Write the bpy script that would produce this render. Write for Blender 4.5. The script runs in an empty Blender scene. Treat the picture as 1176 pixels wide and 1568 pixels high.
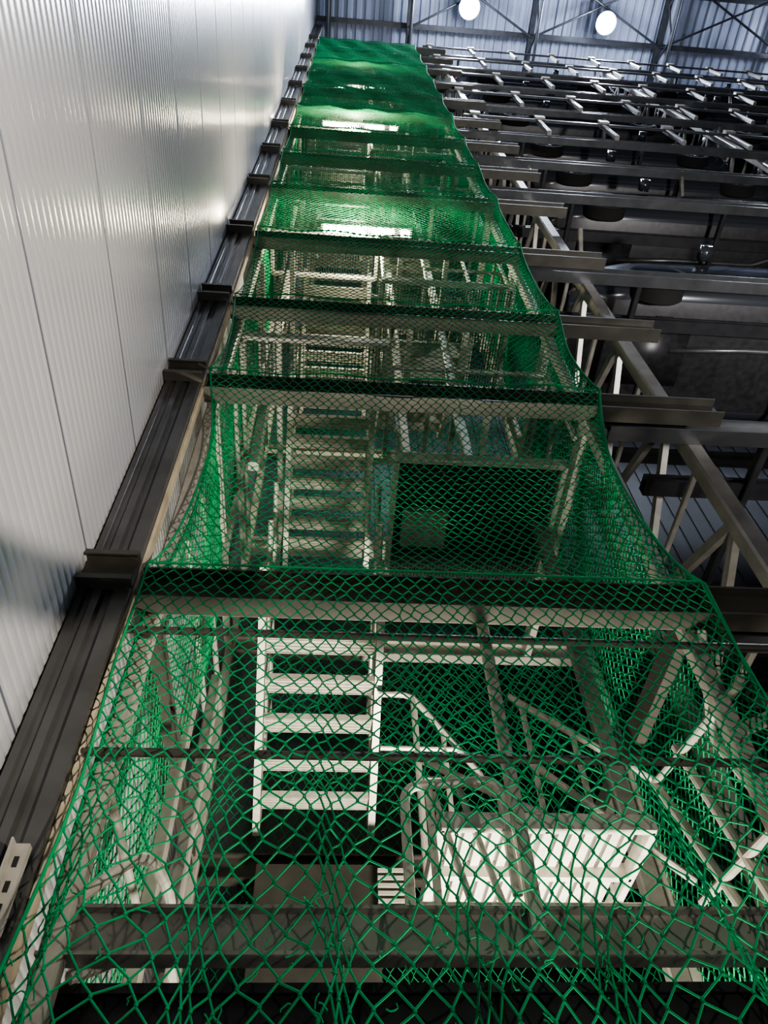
import bpy, math, random
import numpy as np
from mathutils import Vector, Matrix
random.seed(4); rng=np.random.default_rng(7)
S=bpy.context.scene

# ---------------------------------------------------------------- materials
def mat(name,col,rough=.5,metal=0,emit=None,es=0,noise=0,nscale=8,spec=.5,bump=0):
    m=bpy.data.materials.new(name); m.use_nodes=True
    nt=m.node_tree; b=nt.nodes['Principled BSDF']
    b.inputs['Base Color'].default_value=(*col,1)
    b.inputs['Roughness'].default_value=rough
    b.inputs['Metallic'].default_value=metal
    b.inputs['Specular IOR Level'].default_value=spec
    if emit:
        b.inputs['Emission Color'].default_value=(*emit,1); b.inputs['Emission Strength'].default_value=es
    if noise:
        tc=nt.nodes.new('ShaderNodeTexCoord'); n=nt.nodes.new('ShaderNodeTexNoise')
        n.inputs['Scale'].default_value=nscale; n.inputs['Detail'].default_value=5
        nt.links.new(tc.outputs['Object'],n.inputs['Vector'])
        r=nt.nodes.new('ShaderNodeValToRGB')
        r.color_ramp.elements[0].position=.3; r.color_ramp.elements[1].position=.7
        r.color_ramp.elements[0].color=(*[c*(1-noise) for c in col],1)
        r.color_ramp.elements[1].color=(*[min(1,c*(1+noise*.6)) for c in col],1)
        nt.links.new(n.outputs['Fac'],r.inputs['Fac']); nt.links.new(r.outputs['Color'],b.inputs['Base Color'])
        if bump:
            bp=nt.nodes.new('ShaderNodeBump'); bp.inputs['Strength'].default_value=bump; bp.inputs['Distance'].default_value=.01
            nt.links.new(n.outputs['Fac'],bp.inputs['Height']); nt.links.new(bp.outputs['Normal'],b.inputs['Normal'])
    return m
M_net=mat('net_green',(.018,.255,.098),.75,noise=.35,nscale=2.5,spec=.08)
M_galv=mat('galvanised_cream',(.40,.385,.34),.42,.3,noise=.2,nscale=14)
M_tread=mat('tread_steel',(.52,.50,.44),.45,.2,noise=.2,nscale=20)
M_beam=mat('beam_olive',(.07,.067,.058),.45,.4,noise=.25,nscale=6)
M_col=mat('column_steel',(.10,.10,.10),.4,.5,noise=.25,nscale=5)
M_dark=mat('dark_steel',(.03,.031,.035),.4,.5,noise=.3,nscale=6)
M_rail=mat('rack_steel',(.08,.083,.09),.35,.6,noise=.25,nscale=5)
M_lat=mat('lattice_steel',(.27,.26,.24),.4,.5,noise=.3,nscale=5)
M_wall=mat('white_cladding',(.47,.475,.50),.19,0,noise=.06,nscale=.8,spec=.8)
M_joint=mat('cladding_joint',(.10,.11,.13),.6)
M_ceil=mat('roof_deck',(.38,.42,.53),.5,.1,noise=.1,nscale=1)
M_floor=mat('concrete',(.20,.195,.19),.6,noise=.3,nscale=2,bump=.3)
M_bwall=mat('dark_cladding',(.012,.013,.017),.6,noise=.3,nscale=1)
M_paint=mat('car_paint',(.045,.05,.06),.14,.5,spec=.9)
M_glass=mat('car_glass',(.01,.012,.016),.05,0,spec=.8)
M_tire=mat('tire_rubber',(.018,.018,.018),.9,spec=.1)
M_rim=mat('alloy_rim',(.05,.05,.053),.5,.5)
M_under=mat('underbody',(.022,.022,.025),.4,.3,noise=.4,nscale=12)
M_red=mat('tail_light',(.25,.01,.01),.2)
M_lampc=mat('cool_emitter',(.9,.95,1),.5,emit=(.82,.9,1),es=160)
M_lampw=mat('warm_emitter',(1,.95,.8),.5,emit=(1,.88,.66),es=60)
M_house=mat('lamp_housing',(.3,.3,.32),.4,.6)
M_timber=mat('trim_beige',(.50,.43,.32),.6,noise=.25,nscale=10)
M_plate=mat('chequer_plate',(.06,.06,.057),.5,.3,noise=.3,nscale=6)

# ---------------------------------------------------------------- mesh builder
class MB:
    def __init__(s): s.v=[]; s.f=[]; s.m=[]; s.mats=[]
    def mi(s,m):
        if m not in s.mats: s.mats.append(m)
        return s.mats.index(m)
    def add(s,vs,fs,m):
        o=len(s.v); k=s.mi(m); s.v+= [tuple(v) for v in vs]
        for f in fs: s.f.append([i+o for i in f]); s.m.append(k)
    def box(s,a,b,m):
        x0,y0,z0=a; x1,y1,z1=b
        s.add([(x0,y0,z0),(x1,y0,z0),(x1,y1,z0),(x0,y1,z0),(x0,y0,z1),(x1,y0,z1),(x1,y1,z1),(x0,y1,z1)],
              [(0,3,2,1),(4,5,6,7),(0,1,5,4),(1,2,6,5),(2,3,7,6),(3,0,4,7)],m)
    def prof(s,p0,p1,pts,m,up=(0,0,1)):
        p0=Vector(p0); p1=Vector(p1); d=(p1-p0).normalized(); u=Vector(up)
        if abs(d.dot(u))>.98: u=Vector((0,1,0))
        r=d.cross(u).normalized(); u=r.cross(d)
        n=len(pts)
        vs=[p0+r*a+u*b for a,b in pts]+[p1+r*a+u*b for a,b in pts]
        fs=[(i,(i+1)%n,n+(i+1)%n,n+i) for i in range(n)]+[tuple(range(n))[::-1],tuple(range(n,2*n))]
        s.add(vs,fs,m)
    def ibeam(s,p0,p1,h,w,m,t=.012,up=(0,0,1)):
        a,b=w/2,h/2
        s.prof(p0,p1,[(-a,-b),(a,-b),(a,-b+t),(t/2,-b+t),(t/2,b-t),(a,b-t),(a,b),(-a,b),(-a,b-t),(-t/2,b-t),(-t/2,-b+t),(-a,-b+t)],m,up)
    def cbeam(s,p0,p1,h,w,m,t=.01,up=(0,0,1)):
        a,b=w/2,h/2
        s.prof(p0,p1,[(-a,-b),(a,-b),(a,-b+.03),(a-t,-b+.03),(a-t,-b+t),(-a+t,-b+t),(-a+t,b-t),(a-t,b-t),(a-t,b-.03),(a,b-.03),(a,b),(-a,b)],m,up)
    def rect(s,p0,p1,w,h,m,up=(0,0,1)):
        a,b=w/2,h/2; c=min(a,b)*.25
        s.prof(p0,p1,[(-a+c,-b),(a-c,-b),(a,-b+c),(a,b-c),(a-c,b),(-a+c,b),(-a,b-c),(-a,-b+c)],m,up)
    def tube(s,p0,p1,r,m,n=10):
        s.prof(p0,p1,[(r*math.cos(2*math.pi*i/n),r*math.sin(2*math.pi*i/n)) for i in range(n)],m)
    def poly(s,pts,r,m,n=10,bend=.08):
        P=[Vector(p) for p in pts]; Q=[P[0]]
        for i in range(1,len(P)-1):
            a=(P[i-1]-P[i]); b=(P[i+1]-P[i]); k=min(bend,a.length*.45,b.length*.45)
            A=P[i]+a.normalized()*k; B=P[i]+b.normalized()*k
            for j in range(6):
                t=j/5; Q.append(A*(1-t)**2+P[i]*2*t*(1-t)+B*t*t)
        Q.append(P[-1])
        vs=[];fs=[]
        prev=None
        for i,q in enumerate(Q):
            d=(Q[min(i+1,len(Q)-1)]-Q[max(i-1,0)]).normalized()
            if prev is None:
                u=Vector((0,0,1)) if abs(d.z)<.9 else Vector((0,1,0))
            else: u=prev
            r1=d.cross(u).normalized(); u=r1.cross(d); prev=u
            for j in range(n):
                a=2*math.pi*j/n; vs.append(q+r1*r*math.cos(a)+u*r*math.sin(a))
        for i in range(len(Q)-1):
            for j in range(n): fs.append((i*n+j,i*n+(j+1)%n,(i+1)*n+(j+1)%n,(i+1)*n+j))
        fs+= [tuple(range(n))[::-1],tuple(range((len(Q)-1)*n,len(Q)*n))]
        s.add(vs,fs,m)
    def obj(s,name,parent=None,smooth=False):
        me=bpy.data.meshes.new(name); me.from_pydata(s.v,[],s.f)
        for m in s.mats: me.materials.append(m)
        me.polygons.foreach_set('material_index',s.m)
        if smooth:
            me.polygons.foreach_set('use_smooth',[True]*len(me.polygons))
        me.update()
        o=bpy.data.objects.new(name,me); S.collection.objects.link(o)
        if parent: o.parent=parent
        return o
def empty(name,loc=(0,0,0)):
    e=bpy.data.objects.new(name,None); e.location=loc; S.collection.objects.link(e); return e

FLOOR=-1.6; CEIL=30.0; WX=-1.15
# ---------------------------------------------------------------- room shell
b=MB()   # left cladding wall: horizontal rounded micro-ribs
z=FLOOR; prof=[]
pitch=.0625; fl=.026; w=pitch-fl
y0,y1=-14,12
while z<CEIL:
    prof.append((WX,z))
    for k in range(10):
        t=k/10; prof.append((WX-.0048*(1-math.cos(2*math.pi*t))/2,z+fl+w*t))
    z+=pitch
vs=[];fs=[]
for x,zz in prof: vs+=[(x,y0,zz),(x,y1,zz)]
for i in range(len(prof)-1): fs.append((2*i,2*i+1,2*i+3,2*i+2))
b.add(vs,fs,M_wall)
nsm=len(b.f)
zz=FLOOR+.45
while zz<CEIL:
    b.box((WX-.006,y0,zz-.007),(WX+.0012,y1,zz+.007),M_joint); zz+=1.0
b.box((WX-.15,y0,FLOOR),(WX-.02,y1,CEIL),M_wall)
o=b.obj('wall_left')
for i in range(nsm): o.data.polygons[i].use_smooth=True
b=MB(); b.box((-1.3,-14,FLOOR-.2),(26,12,FLOOR),M_floor); b.obj('floor')
b=MB(); b.box((-1.3,12,FLOOR),(26,12.2,CEIL),M_bwall); 
for i in range(60): b.box((-1.1+i*.45,11.96,FLOOR),(-.95+i*.45,12,CEIL),M_bwall)
b.obj('wall_back')
b=MB(); b.box((26,-14,FLOOR),(26.2,12,CEIL),M_bwall)
for i in range(50): b.box((25.96,-13.9+i*.5,FLOOR),(26,-13.7+i*.5,CEIL),M_bwall)
b.obj('wall_right')
b=MB(); b.box((-1.3,-14.2,FLOOR),(26,-14,CEIL),M_bwall)
for i in range(50): b.box((-1.1+i*.5,-14,FLOOR),(-.95+i*.5,-13.96,CEIL),M_bwall)
b.obj('wall_front')
b=MB(); # corrugated roof deck
vs=[];fs=[];x=-1.3;pr=[]
while x<26:
    pr+=[(x,CEIL),(x+.12,CEIL),(x+.16,CEIL+.07),(x+.26,CEIL+.07)]; x+=.3
for x,z in pr: vs+=[(x,-14.2,z),(x,12.2,z)]
for i in range(len(pr)-1): fs.append((2*i,2*i+1,2*i+3,2*i+2))
b.add(vs,fs,M_ceil); b.box((-1.3,-14.2,CEIL+.1),(26.2,12.2,CEIL+.3),M_ceil)
b.obj('ceiling')

# roof steel
b=MB()
for y in (-6,-2.2,.9,2.35,6,9.5):
    b.ibeam((-1.1,y,29.7),(25.9,y,29.7),.22,.14,M_rail)
for x in (-.7,1.9,5.9,10.2,14.5,19):
    b.ibeam((x,-13.9,29.35),(x,11.9,29.35),.26,.15,M_rail)
    b.tube((x,-6,28.3),(x,9.5,28.3),.05,M_rail)
    yy=-6
    while yy<9:
        b.tube((x,yy,28.3),(x,yy+.8,29.2),.03,M_rail); b.tube((x,yy+.8,29.2),(x,yy+1.6,28.3),.03,M_rail); yy+=1.6
xs=(1.9,5.9,10.2,14.5,19)
for x,x2 in zip(xs[:-1],xs[1:]):
    b.tube((x,.3,29.1),(x2,2.35,29.1),.035,M_rail); b.tube((x2,.3,29.12),(x,2.35,29.12),.035,M_rail)
b.obj('roof_truss')

# high-bay lamps
def highbay(x,y,z):
    e=empty('high_bay_lamp',(x,y,z))
    b=MB(); n=24; pr=[(.05,.5),(.12,.48),(.15,.3),(.20,.22),(.31,.02),(.33,0),(.30,0),(.28,.03)]
    vs=[];fs=[]
    for r,zz in pr:
        for j in range(n): vs.append((r*math.cos(2*math.pi*j/n),r*math.sin(2*math.pi*j/n),zz))
    for i in range(len(pr)-1):
        for j in range(n): fs.append((i*n+j,i*n+(j+1)%n,(i+1)*n+(j+1)%n,(i+1)*n+j))
    fs.append(tuple(range(n))); b.add(vs,fs,M_house)
    b.add([(.29*math.cos(2*math.pi*j/n),.29*math.sin(2*math.pi*j/n),.02) for j in range(n)],[tuple(range(n))],M_lampc)
    b.tube((0,0,.48),(0,0,.9),.02,M_house); b.obj('housing',e)
    l=bpy.data.lights.new('beam','SPOT'); l.energy=3500; l.color=(.76,.85,1); l.spot_size=math.radians(150); l.spot_blend=.6; l.shadow_soft_size=.3
    o=bpy.data.objects.new('beam',l); o.parent=e; o.location=(0,0,-.08); S.collection.objects.link(o)
    l=bpy.data.lights.new('spill','POINT'); l.energy=330; l.color=(.74,.82,1); l.shadow_soft_size=.3
    o=bpy.data.objects.new('spill',l); o.parent=e; o.location=(0,0,-.7); S.collection.objects.link(o)
for x,y in ((3.7,1.65),(8.1,1.75),(15.5,1.7),(5.5,-4.5)):
    highbay(x,y,28.6)

# ---------------------------------------------------------------- wall column (grooved)
b=MB()
P=[(-.115,-.07),(.11,-.07),(.11,.07),(.045,.07),(.035,.045),(.0,.045),(-.01,.07),(-.045,.07),(-.055,.055),(-.075,.055),(-.085,.07),(-.115,.07)]
vs=[];n=len(P)
for zz in (FLOOR,29.4):
    for a,c in P: vs.append((-1.02+a,2.56-c,zz))
b.add(vs,[(i,(i+1)%n,n+(i+1)%n,n+i) for i in range(n)]+[tuple(range(n)),tuple(range(n,2*n))],M_col)
b.box((-.908,2.53,FLOOR),(-.893,2.60,29.4),M_timber)
b.box((-.98,2.44,1.1),(-.93,2.47,1.38),M_galv); b.box((-.98,2.40,1.1),(-.974,2.47,1.38),M_galv)
for q in (1.15,1.22,1.3): b.box((-.963,2.437,q),(-.948,2.442,q+.035),M_dark)
b.obj('wall_column')

# ---------------------------------------------------------------- stair tower
TL=[2.83,4.87,6.28,8.06,9.9,11.6,13.3,15.2,17.2,19.3,21.4,23.5,25.6]
XL,XR=-.88,1.85
tower=empty('stair_tower')
b=MB()
for i,z in enumerate(TL):
    b.ibeam((-.89,2.58,z-.09),(2.75,2.58,z-.09),.20,.12,M_beam)
    b.cbeam((-1.145,2.455,z-.09),(-.895,2.455,z-.09),.20,.07,M_beam)
    b.ibeam((XL,5.15,z-.09),(2.3,5.15,z-.09),.18,.10,M_beam if i==0 else M_galv)
    for x in (XL+.03,XR-.03): b.cbeam((x,2.64,z-.09),(x,5.1,z-.09),.14,.06,M_beam if i==0 else M_galv)
    if i>1:
        for x in (-.5,.62,1.1): b.rect((x,2.64,z-.1),(x,5.1,z-.1),.05,.08,M_galv)
b.rect((-.86,2.64,6.22),(1.84,2.64,6.22),.04,.16,M_galv)
b.rect((-.86,2.66,2.70),(1.84,2.66,2.70),.03,.06,M_galv)
b.ibeam((-.88,2.70,1.21),(2.6,2.70,1.21),.16,.10,M_lat)
b.cbeam((-.88,2.80,.78),(2.6,2.80,.78),.62,.08,M_dark)
b.obj('level_beams',tower)
b=MB()
for (x,y) in ((XL+.05,2.68),(XR-.05,2.68),(XL+.05,3.95),(XR+.0,3.95),(XL+.05,5.1),(2.3,5.1),(-.6,3.3),(.58,3.3),(1.08,3.3)):
    b.rect((x,y,FLOOR if y!=3.3 else 4.9),(x,y,25.6),.08,.08,M_galv)
b.rect((.76,2.66,1.2),(.76,2.66,2.7),.05,.05,M_galv)
b.rect((-.52,2.9,.9),(-.52,2.9,2.0),.05,.05,M_galv); b.rect((-.62,3.5,.9),(-.62,3.5,3.0),.06,.06,M_galv)
b.rect((1.62,3.6,.6),(1.62,3.6,4.7),.10,.07,M_lat)
b.obj('posts',tower)

# stairs
b=MB()
def flight(xa,xb,ya,za,yb,zb,nt=6,dd=.07):
    for i in range(nt):
        t=i/(nt-1); y=ya+(yb-ya)*t; z=za+(zb-za)*t
        b.box((xa+.03,y-dd,z-.035),(xb-.03,y+dd,z-.03),M_tread)
        b.box((xa+.03,y-dd-.005,z-.05),(xb-.03,y-dd,z),M_tread); b.box((xa+.03,y+dd,z-.05),(xb-.03,y+dd+.005,z),M_tread)
        for k in range(4):
            yy=y-dd+.02+k*.033; b.box((xa+.04,yy-.006,z-.047),(xb-.04,yy+.006,z-.035),M_tread)
    d=Vector((0,yb-ya,zb-za)).normalized()*.25
    for x in (xa,xb):
        b.cbeam(Vector((x,ya,za))-d,Vector((x,yb,zb))+d,.18,.05,M_tread,t=.008)
    for x in (xa,xb):
        for hh in (.5,1.0):
            b.poly([Vector((x,ya,za+hh))-d,Vector((x,yb,zb+hh))+d],.02,M_galv)
        for t in (0,.5,1): 
            y=ya+(yb-ya)*t; z=za+(zb-za)*t; b.tube((x,y,z),(x,y,z+1.0),.02,M_galv)
zf=3.2
while zf<24:
    flight(-.44,.38,5.0,zf,3.75,zf+.72,6 if zf<4 else 8,.07 if zf<4 else .06)
    if zf>4: flight(.55,1.35,3.4,zf+1.3,4.9,zf+2.3,8)
    zf+=2.9
b.obj('stair_flights',tower)

# platforms (grating) 
b=MB()
def grating(x0,x1,y0,y1,z,m=M_dark,sp=.03,frame=M_galv):
    x=x0
    while x<x1: b.box((x-.003,y0,z-.03),(x+.003,y1,z),m); x+=sp
    y=y0
    while y<y1: b.box((x0,y-.003,z-.012),(x1,y+.003,z-.004),m); y+=.08
    for p,q in (((x0,y0,z-.05),(x1,y0,z-.05)),((x0,y1,z-.05),(x1,y1,z-.05)),((x0,y0,z-.05),(x0,y1,z-.05)),((x1,y0,z-.05),(x1,y1,z-.05))):
        b.rect(p,q,.04,.10,frame)
zf=4.78
while zf<25:
    if zf<5:
        grating(.47,1.72,3.05,4.6,zf,m=M_plate,frame=M_galv); b.box((.47,3.05,zf),(1.72,4.6,zf+.006),M_plate)
        b.box((.55,3.5,zf-.1),(.9,3.85,zf-.04),M_lat)
    else: grating(.42,1.78,2.8,4.1,zf)
    grating(-.8,.42,2.8,3.3,zf+1.4); zf+=2.9
x=.52
while x<1.42:
    b.box((x,3.0,1.825),(x+.04,3.78,1.86),M_tread); b.box((x+.04,3.0,1.85),(x+.06,3.78,1.86),M_lat); x+=.06
for p,q in (((.52,3.0,1.81),(1.45,3.0,1.81)),((.52,3.78,1.81),(1.45,3.78,1.81)),((.52,3.0,1.81),(.52,3.78,1.81)),((1.45,3.0,1.81),(1.45,3.78,1.81)),((.98,3.0,1.81),(.98,3.78,1.81)),((.52,3.4,1.81),(1.45,3.4,1.81))):
    b.rect(p,q,.035,.08,M_tread)
b.box((-.4,5.0,1.2),(.42,5.04,2.7),M_beam)
for i in range(12): b.box((.40,4.9,2.05+i*.05),(.62,4.95,2.075+i*.05),M_tread)
b.obj('platforms',tower)

# handrails
b=MB(); R=.022
y=4.2
b.poly([(.38,y,3.49),(.607,y,3.49),(1.04,y,2.82),(.65,y,2.82)],R,M_tread)
b.tube((.62,y,3.47),(.62,y,2.2),R,M_tread); b.tube((.62,y,3.05),(.9,y,3.05),R*.8,M_tread); b.tube((.80,y,3.2),(.80,y,2.3),R*.8,M_tread)
b.tube((.38,y,3.05),(.62,y,3.05),R*.8,M_tread)
b.poly([(.37,3.0,1.42),(.37,3.0,1.98),(.80,3.0,2.02),(.80,3.0,1.50)],R,M_tread)
b.poly([(.37,3.0,1.45),(1.3,3.0,1.45)],R,M_tread); b.tube((.48,3.0,1.45),(.48,3.0,2.0),R*.8,M_tread)
for (x,z) in ((.5,1.96),(.62,1.98),):
    b.tube((x,3.02,z),(x+.12,3.02,z-.5),R*.7,M_tread)
y=3.6
b.poly([(1.10,y,3.0),(1.85,y,2.42)],R,M_tread); b.poly([(1.12,y,2.57),(1.86,y,1.87)],R,M_tread)
b.poly([(.6,3.9,2.75),(1.2,3.6,2.2)],R,M_tread)
for t in (.1,.45,.8):
    b.tube((1.1+.75*t,y,3.0-.58*t),(1.1+.75*t,y,2.0-.6*t),R*.8,M_tread)
xs=XR-.02
b.poly([(xs,2.5,2.2),(xs,3.6,2.42)],R,M_galv); b.poly([(xs,3.6,2.42),(xs,3.2,1.5)],R*1.1,M_tread)
b.poly([(xs,3.25,2.4),(xs,2.95,1.4)],R*1.1,M_tread); b.poly([(xs,2.5,1.62),(xs,3.55,1.75)],R,M_galv)
b.poly([(xs,2.6,1.35),(xs,2.9,2.2),(xs,2.6,2.6)],R,M_tread)
for z in (2.42,1.79): b.tube((XL-.0,2.52,z),(XR+.5,2.52,z),.018,M_beam)
b.tube((-.83,2.7,1.79),(-.83,4.0,1.79),.02,M_galv)
for q in (0,.32):
    b.poly([(-.80,2.72,1.35-q*.4),(-.62,2.72+q,1.52-q*.4),(-.52,2.85+q,1.42-q*.4),(-.52,3.0+q,1.2-q*.4)],.022,M_tread,bend=.12)
b.poly([(-.78,2.75,1.1),(-.6,2.9,1.25),(-.55,3.2,1.9)],.022,M_tread)
for z0 in (2.9,5.0,6.9):
    for q in (0,.5): b.tube((-.80,2.8,z0+.5+q),(-.80,5.0,z0+.5+q),.02,M_galv)
zf=4.78
while zf<25:
    for h in (.5,1.0):
        b.poly([(.45,2.85,zf+h),(1.76,2.85,zf+h),(1.76,4.0,zf+h)],.02,M_galv)
    for x in (.45,.9,1.35,1.76): b.tube((x,2.85,zf),(x,2.85,zf+1),.02,M_galv)
    zf+=2.9
b.obj('handrails',tower,smooth=False)

def strip(x,y,z,L,e):
    t=empty('strip_light',(x,y,z)); b=MB()
    b.box((-L/2-.03,-.05,0),(L/2+.03,.05,.05),M_house)
    for a,c in ((-.5,-.02),(.06,.32),(.40,.5)):
        b.box((a*L,-.03,-.04),(c*L,.03,0),M_lampw)
    b.obj('housing',t)
    l=bpy.data.lights.new('glow','POINT'); l.energy=e; l.color=(1,.86,.66); l.shadow_soft_size=.08
    o=bpy.data.objects.new('glow',l); o.parent=t; o.location=(-.1,.02,-.22); S.collection.objects.link(o)
strip(.28,2.72,8.95,.98,150)
strip(.25,2.72,14.85,1.3,210)
strip(.3,3.0,21.0,1.2,110)

# ---------------------------------------------------------------- safety net
segA=[];segB=[];segR=[]
def sheet(fn,nu,z0,z1,dz,r=.0036):
    zs=[];z=z1
    while z>z0:
        zs.append(z); z-= dz*(1.0 if z>1.6 else 1.0+.45*min(1,(1.6-z)/.5))
    zs=np.array(zs); N=len(zs)
    J=np.arange(N)[:,None]; I=np.arange(nu)[None,:]
    off=(J%2)*.5
    s=(I+off)/(nu-.5)+0*J
    Z=zs[:,None]+0*I
    s=s+rng.normal(0,.0018,s.shape); Z=Z+rng.normal(0,.004,Z.shape)
    s=np.clip(s,0,1)
    kn=.009
    top=fn(s,Z+kn/2); bot=fn(s,Z-kn/2)
    segA.append(top.reshape(-1,3)); segB.append(bot.reshape(-1,3)); segR.append(np.full(top.shape[0]*top.shape[1],r*1.75))
    for j in range(N-1):
        a=bot[j]; c=top[j+1]
        if j%2==0: prs=[(slice(0,nu),slice(0,nu)),(slice(1,nu),slice(0,nu-1))]
        else: prs=[(slice(0,nu),slice(0,nu)),(slice(0,nu-1),slice(1,nu))]
        for p,q in prs:
            A=a[p];C=c[q]
            segA.append(A);segB.append(C);segR.append(np.full(len(A),r))
    for side in (0.,1.):
        zz=np.arange(z0,z1,.03); e=fn(np.full(len(zz),side),zz)
        segA.append(e[:-1]);segB.append(e[1:]);segR.append(np.full(len(e)-1,r*2.0))
    return zs
TLn=np.array([.3]+TL)
def bay(Z):
    i=np.clip(np.searchsorted(TLn,Z)-1,0,len(TLn)-2)
    t=np.clip((Z-TLn[i])/(TLn[i+1]-TLn[i]),0,1); h=TLn[i+1]-TLn[i]
    sag=np.sin(np.pi*t**.8)**.8*np.where(i==0,.12,np.where(i==1,1.0,np.where(i<4,.42,.3)))
    return i,t,sag
def fr(s,Z):
    i,t,sag=bay(Z)
    xl=-.87+.13*sag; xr=1.88-.15*sag
    x=xl+(xr-xl)*s
    low=np.clip((2.4-Z)/1.6,0,1)
    y=2.485+.11*sag*(.45+.55*np.sin(np.pi*s))
    y=y-.30*low**1.5+low*.06*np.sin(s*31+1.5*Z)+low*.03*np.sin(s*57)
    x=x+low*.045*np.sin(s*44+Z)+ .008*np.sin(Z*5+s*9)
    y=y+.012*np.sin(s*23+Z*2.1)*(Z>2.9)
    zz=Z-.05*np.sin(np.pi*s)*(Z>2.9)*sag
    return np.stack([x,y,zz],-1)
def fr2(s,Z):
    p=fr(.01+.98*s,Z); p[...,1]+=.06+.03*np.sin(3*Z+9*s); return p
def sideR(s,Z):
    i,t,sag=bay(Z)
    x=1.88-.15*sag*(1-s*.3)+.01*np.sin(s*11+Z*3); y=2.485+.05*sag*(1-s)+s*1.46
    return np.stack([x,y,Z+0*s],-1)
def sideL(s,Z):
    i,t,sag=bay(Z)
    x=-.87+.13*sag*(1-s*.3)+.01*np.sin(s*13+Z*3); y=2.62+s*1.4
    return np.stack([x,y,Z+0*s],-1)
def back(s,Z):
    return np.stack([-.86+s*3.1+.02*np.sin(Z*4),5.28+.03*np.sin(s*20+Z),Z+0*s],-1)
sheet(fr,42,.55,25.75,.043,.0035)
sheet(fr2,36,15.2,25.7,.052,.0028)
sheet(sideR,22,.8,25.6,.043,.0042)
sheet(sideL,18,1.2,25.6,.05)
sheet(back,40,1.2,14,.06,.003)
for k in range(170):
    s=random.random(); z=random.uniform(.62,1.15)
    p=fr(np.array(s),np.array(z)).astype(float); d=np.array([random.gauss(0,.4),-.5+random.gauss(0,.4),random.gauss(-.6,.5)])
    for q in range(4):
        d=d+rng.normal(0,.45,3); d/=np.linalg.norm(d)
        n=p+d*.012; segA.append(p[None]);segB.append(n[None]);segR.append(np.array([.0022])); p=n
for z in TL:
    ss=np.linspace(0,1,60); e=fr(ss,np.full(60,z)); segA.append(e[:-1]);segB.append(e[1:]);segR.append(np.full(59,.007))
A=np.concatenate(segA);B=np.concatenate(segB);Rr=np.concatenate(segR)
D=B-A; L=np.linalg.norm(D,axis=1); ok=L>1e-5; A,B,D,Rr,L=A[ok],B[ok],D[ok],Rr[ok],L[ok]
D/=L[:,None]; ref=np.tile(np.array([[.13,.95,.2]]),(len(D),1)); U=np.cross(D,ref); U/=np.linalg.norm(U,axis=1)[:,None]; V=np.cross(D,U)
K=4; verts=[]
for P0 in (A,B):
    for k in range(K):
        a=2*math.pi*k/K; verts.append(P0+Rr[:,None]*(U*math.cos(a)+V*math.sin(a)))
verts=np.stack(verts,1).reshape(-1,3); n=len(A)
base=np.arange(n)[:,None]*(2*K)
quads=np.concatenate([base+np.array([[k,(k+1)%K,K+(k+1)%K,K+k]]) for k in range(K)],0)
me=bpy.data.meshes.new('safety_net')
me.vertices.add(len(verts)); me.vertices.foreach_set('co',verts.astype(np.float32).ravel())
me.loops.add(quads.size); me.loops.foreach_set('vertex_index',quads.astype(np.int32).ravel())
me.polygons.add(len(quads)); me.polygons.foreach_set('loop_start',(np.arange(len(quads))*4).astype(np.int32))
me.update(calc_edges=True); me.polygons.foreach_set('use_smooth',np.ones(len(quads),bool))
me.materials.append(M_net); me.validate()
S.collection.objects.link(bpy.data.objects.new('safety_net',me))

# ---------------------------------------------------------------- storage rack
rack=empty('storage_rack')
RL=[2.83,4.87,8.06,11.2,13.1,15.1,17.9,20.7,23.5,26.0]
b=MB()
for z in RL:
    b.ibeam((1.97,2.74,z-.09),(17,2.74,z-.09),.18,.12,M_rail)
    b.ibeam((2.4,4.95,z-.09),(17,4.95,z-.09),.18,.12,M_dark)
    b.cbeam((2.4,3.25,z-.06),(17,3.25,z-.06),.10,.14,M_dark); b.cbeam((2.4,4.5,z-.06),(17,4.5,z-.06),.10,.14,M_dark)
    x=3.2
    while x<17: b.rect((x,2.8,z-.1),(x,4.9,z-.1),.06,.08,M_dark); x+=2.2
b.obj('shelf_beams',rack)
b=MB()
for x in (2.62,7.6,12.6,16.8):
    for y in (2.86,4.3): b.rect((x,y,FLOOR),(x,y,26.4),.13,.12,M_lat)
    z=-.22; k=0
    while z<26:
        b.cbeam((x,2.86,z),(x,4.3,z+.68),.07,.05,M_lat); b.cbeam((x,4.3,z+.68),(x,2.86,z+1.36),.07,.05,M_lat)
        b.rect((x,2.86,z+.68),(x,4.3,z+.68),.04,.04,M_lat); z+=1.36
b.obj('lattice_columns',rack)
b=MB()
for z in RL[5:]:
    b.rect((2.2,2.62,z+.95),(17,2.62,z+.95),.05,.06,M_rail)
    x=2.4
    while x<17:
        b.rect((x,2.64,z-.05),(x,2.64,z+1.1),.08,.08,M_lat); b.box((x-.07,2.56,z+.98),(x+.12,2.64,z+1.14),M_lat); x+=1.25
for z in (9.6,13.1,17.9,23.5):
    x=2.9
    while x<16: b.rect((x,2.7,z-.1),(x+.1,4.2,z-1.2),.05,.07,M_lat); x+=2.5
b.obj('guard_rails',rack)

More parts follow.
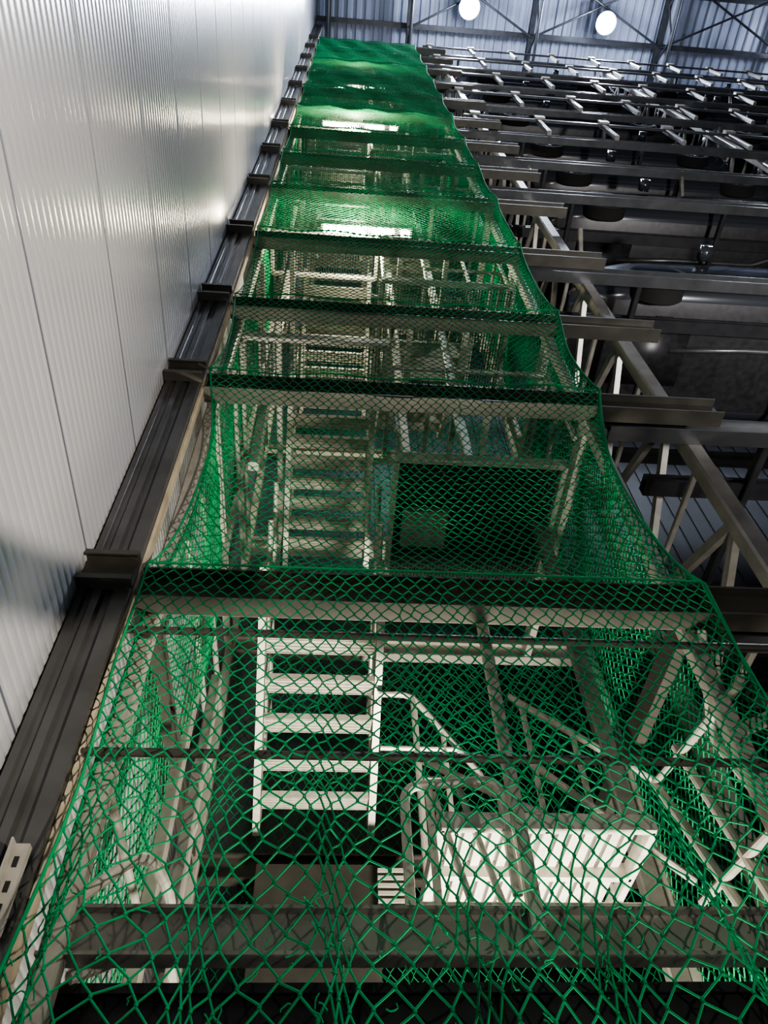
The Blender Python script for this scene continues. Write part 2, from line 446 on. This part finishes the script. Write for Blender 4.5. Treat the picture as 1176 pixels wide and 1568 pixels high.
# ---------------------------------------------------------------- cars
def car_mesh():
    b=MB()
    st=[(-2.25,.42,.78,.80,.70,.62),(-2.18,.30,.95,1.0,.80,.70),(-1.9,.22,1.02,1.10,.87,.72),(-1.5,.20,1.02,1.32,.90,.66),(-.9,.19,1.0,1.44,.91,.64),
        (-.1,.18,.98,1.46,.91,.64),(.45,.18,.96,1.38,.91,.66),(1.05,.19,.94,1.0,.90,.76),(1.6,.20,.90,.93,.89,.74),(2.0,.24,.80,.84,.84,.66),(2.22,.34,.68,.70,.70,.5),(2.3,.44,.58,.6,.58,.4)]
    ring=[]
    for x,zb,zt,zr,w,wr in st:
        h=[(0,zb),(w*.75,zb),(w*.95,zb+.08),(w,zb+.25*(zt-zb)+.1),(w*.98,zt-.08),(w*.95,zt),(wr,zr-.04),(wr*.7,zr),(0,zr+.015)]
        ring.append([(x,a,c) for a,c in h]+[(x,-a,c) for a,c in h[-2:0:-1]])
    n=len(ring[0]); vs=[p for r in ring for p in r]
    for i in range(len(ring)-1):
        for j in range(n):
            f=(i*n+j,i*n+(j+1)%n,(i+1)*n+(j+1)%n,(i+1)*n+j)
            jj=j if j<8 else n-1-j
            m=M_under if jj==0 else (M_glass if (jj==5 and 2<=i<=6) or (jj in(6,7) and i in(2,6)) else M_paint)
            b.f.append(list(f)); b.m.append(b.mi(m))
    b.v=vs[:]
    b.f.append(list(range(n))); b.m.append(b.mi(M_paint)); b.f.append(list(range((len(ring)-1)*n,len(ring)*n))[::-1]); b.m.append(b.mi(M_paint))
    for x in (-1.38,1.40):
        for sy in (-1,1):
            yc=.77*sy; N=24; pr=[(.0,.06,M_rim),(.08,.08,M_rim),(.19,.04,M_rim),(.22,.09,M_rim),(.23,.10,M_tire),(.29,.10,M_tire),(.315,.07,M_tire),(.315,-.07,M_tire),(.29,-.09,M_tire),(.1,-.08,M_under),(0,-.08,M_under)]
            for k in range(len(pr)-1):
                r0,o0,_=pr[k]; r1,o1,m=pr[k+1]
                vs=[]
                for r,o in ((r0,o0),(r1,o1)):
                    for j in range(N):
                        a=2*math.pi*j/N; vs.append((x+r*math.cos(a),yc+sy*o,.315+r*math.sin(a)))
                b.add(vs,[(j,(j+1)%N,N+(j+1)%N,N+j) for j in range(N)],m)
            vs=[];
            for r in (.34,.40):
                for j in range(13):
                    a=math.pi*j/12; vs.append((x+r*math.cos(a),sy*.915,.315+r*math.sin(a)))
            b.add(vs,[(j,j+1,14+j,13+j) for j in range(12)],M_under)
            for j in range(5):
                a=2*math.pi*j/5; b.rect((x,yc+sy*.07,.315),(x+.21*math.cos(a),yc+sy*.08,.315+.21*math.sin(a)),.04,.03,M_rim)
        b.tube((x,-.75,.32),(x,.75,.32),.045,M_under); b.rect((x-.15,-.5,.2),(x-.15,.5,.2),.2,.06,M_under)
    b.poly([(1.1,.1,.16),(.2,.15,.15),(-1.0,.15,.16),(-1.7,.4,.2),(-2.2,.5,.26)],.035,M_rail)
    b.box((-1.95,-.1,.15),(-1.6,.45,.24),M_under); b.box((.9,-.35,.14),(1.7,.35,.2),M_under)
    for sy in (-1,1):
        b.box((-2.24,sy*.62-.12,.74),(-2.16,sy*.62+.12,.86),M_red); b.box((2.1,sy*.58-.14,.60),(2.24,sy*.58+.14,.69),M_rim)
        b.box((.55,sy*.98-.08,.98),(.68,sy*.98+.08,1.1),M_paint)
    o=b.obj('car'); 
    for p in o.data.polygons: p.use_smooth=len(p.vertices)==4
    return o
car=car_mesh()
first=True
for k,z in enumerate([4.87,8.06,11.2,13.1,15.1,17.9,20.7,23.5]):
    for xc in (5.1,10.1,14.7):
        if z==4.87 and xc<6: continue
        o=car if first else bpy.data.objects.new('car',car.data)
        if not first: S.collection.objects.link(o)
        first=False
        o.location=(xc+random.uniform(-.15,.15),3.75,z+.01)
        o.rotation_euler=(0,0,math.pi if random.random()<.5 else 0)

# ---------------------------------------------------------------- added out-of-view lamp and bar shaping light on the left wall
wl=empty('added_wall_light',(2.0,-1.0,0))  # unseen lamp, added to throw a warm pool on the wall
b=MB()
for a in (0,2.1,4.2): b.tube((0,0,-.5),(.5*math.cos(a),.5*math.sin(a),-1.6),.015,M_house)
b.tube((0,0,-.6),(0,0,-.12),.02,M_house); b.box((-.12,-.05,-.14),(.12,.05,-.06),M_house)
b.box((-.11,-.04,-.062),(.11,.04,-.055),M_house)
b.obj('added_light_body',wl)
l=bpy.data.lights.new('wall_fill_point','POINT'); l.energy=150; l.color=(1,.9,.76); l.shadow_soft_size=.02
o=bpy.data.objects.new('wall_fill_point',l); o.parent=wl; S.collection.objects.link(o)
l=bpy.data.lights.new('wall_fill_spot','SPOT'); l.energy=800; l.color=(1,.88,.73); l.shadow_soft_size=.03; l.spot_size=math.radians(52); l.spot_blend=.8  # added spot, strengthens the wall pool so the bar's shadow shows
o=bpy.data.objects.new('wall_fill_spot',l); o.parent=wl; S.collection.objects.link(o)
o.rotation_euler=(Vector((-1.15,1.15,2.2))-Vector((2,-1,0))).to_track_quat('-Z','Y').to_euler()
b=MB(); b.rect((1.055,-2.65,-1.60),(1.055,.42,1.11),.03,.085,M_galv); b.box((1.02,-2.75,FLOOR),(1.09,-2.5,-1.5),M_galv)  # unseen bar, added only to cast the diagonal shadow band on the wall
b.obj('shadow_bar')

def area(name,loc,tgt,size,e,col,spread):
    l=bpy.data.lights.new(name,'AREA'); l.energy=e; l.size=size; l.color=col; l.spread=math.radians(spread)
    o=bpy.data.objects.new(name,l); o.location=loc; S.collection.objects.link(o)
    o.rotation_euler=(Vector(tgt)-Vector(loc)).to_track_quat('-Z','Y').to_euler()
area('tower_fill',(1.0,3.3,-1.3),(.7,3.9,3.0),.5,125,(1,.91,.77),82)  # fill without a fixture, added to brighten tread undersides from below
area('rack_fill',(6,0.2,1.0),(5.2,3.5,8),.6,150,(1,.96,.92),80)  # unseen fill, added to bring out highlights on the stored cars

w=bpy.data.worlds.new('World'); S.world=w; w.use_nodes=True
w.node_tree.nodes['Background'].inputs[0].default_value=(.5,.6,.8,1); w.node_tree.nodes['Background'].inputs[1].default_value=.02

# ---------------------------------------------------------------- camera
Z=Vector((-47,908,-1202)).normalized(); X=Vector((1,-.04,-.069)); X=(X-Z*X.dot(Z)).normalized(); Y=Z.cross(X)
cam=bpy.data.cameras.new('camera'); co=bpy.data.objects.new('camera',cam); S.collection.objects.link(co)
co.matrix_world=Matrix((X,Y,Z)).to_4x4()
cam.sensor_fit='VERTICAL'; cam.sensor_height=24; cam.lens=1202/1600*24; cam.clip_start=.02; cam.clip_end=200
S.camera=co
S.view_settings.view_transform='AgX'; S.view_settings.look='AgX - Medium High Contrast'; S.view_settings.exposure=.45
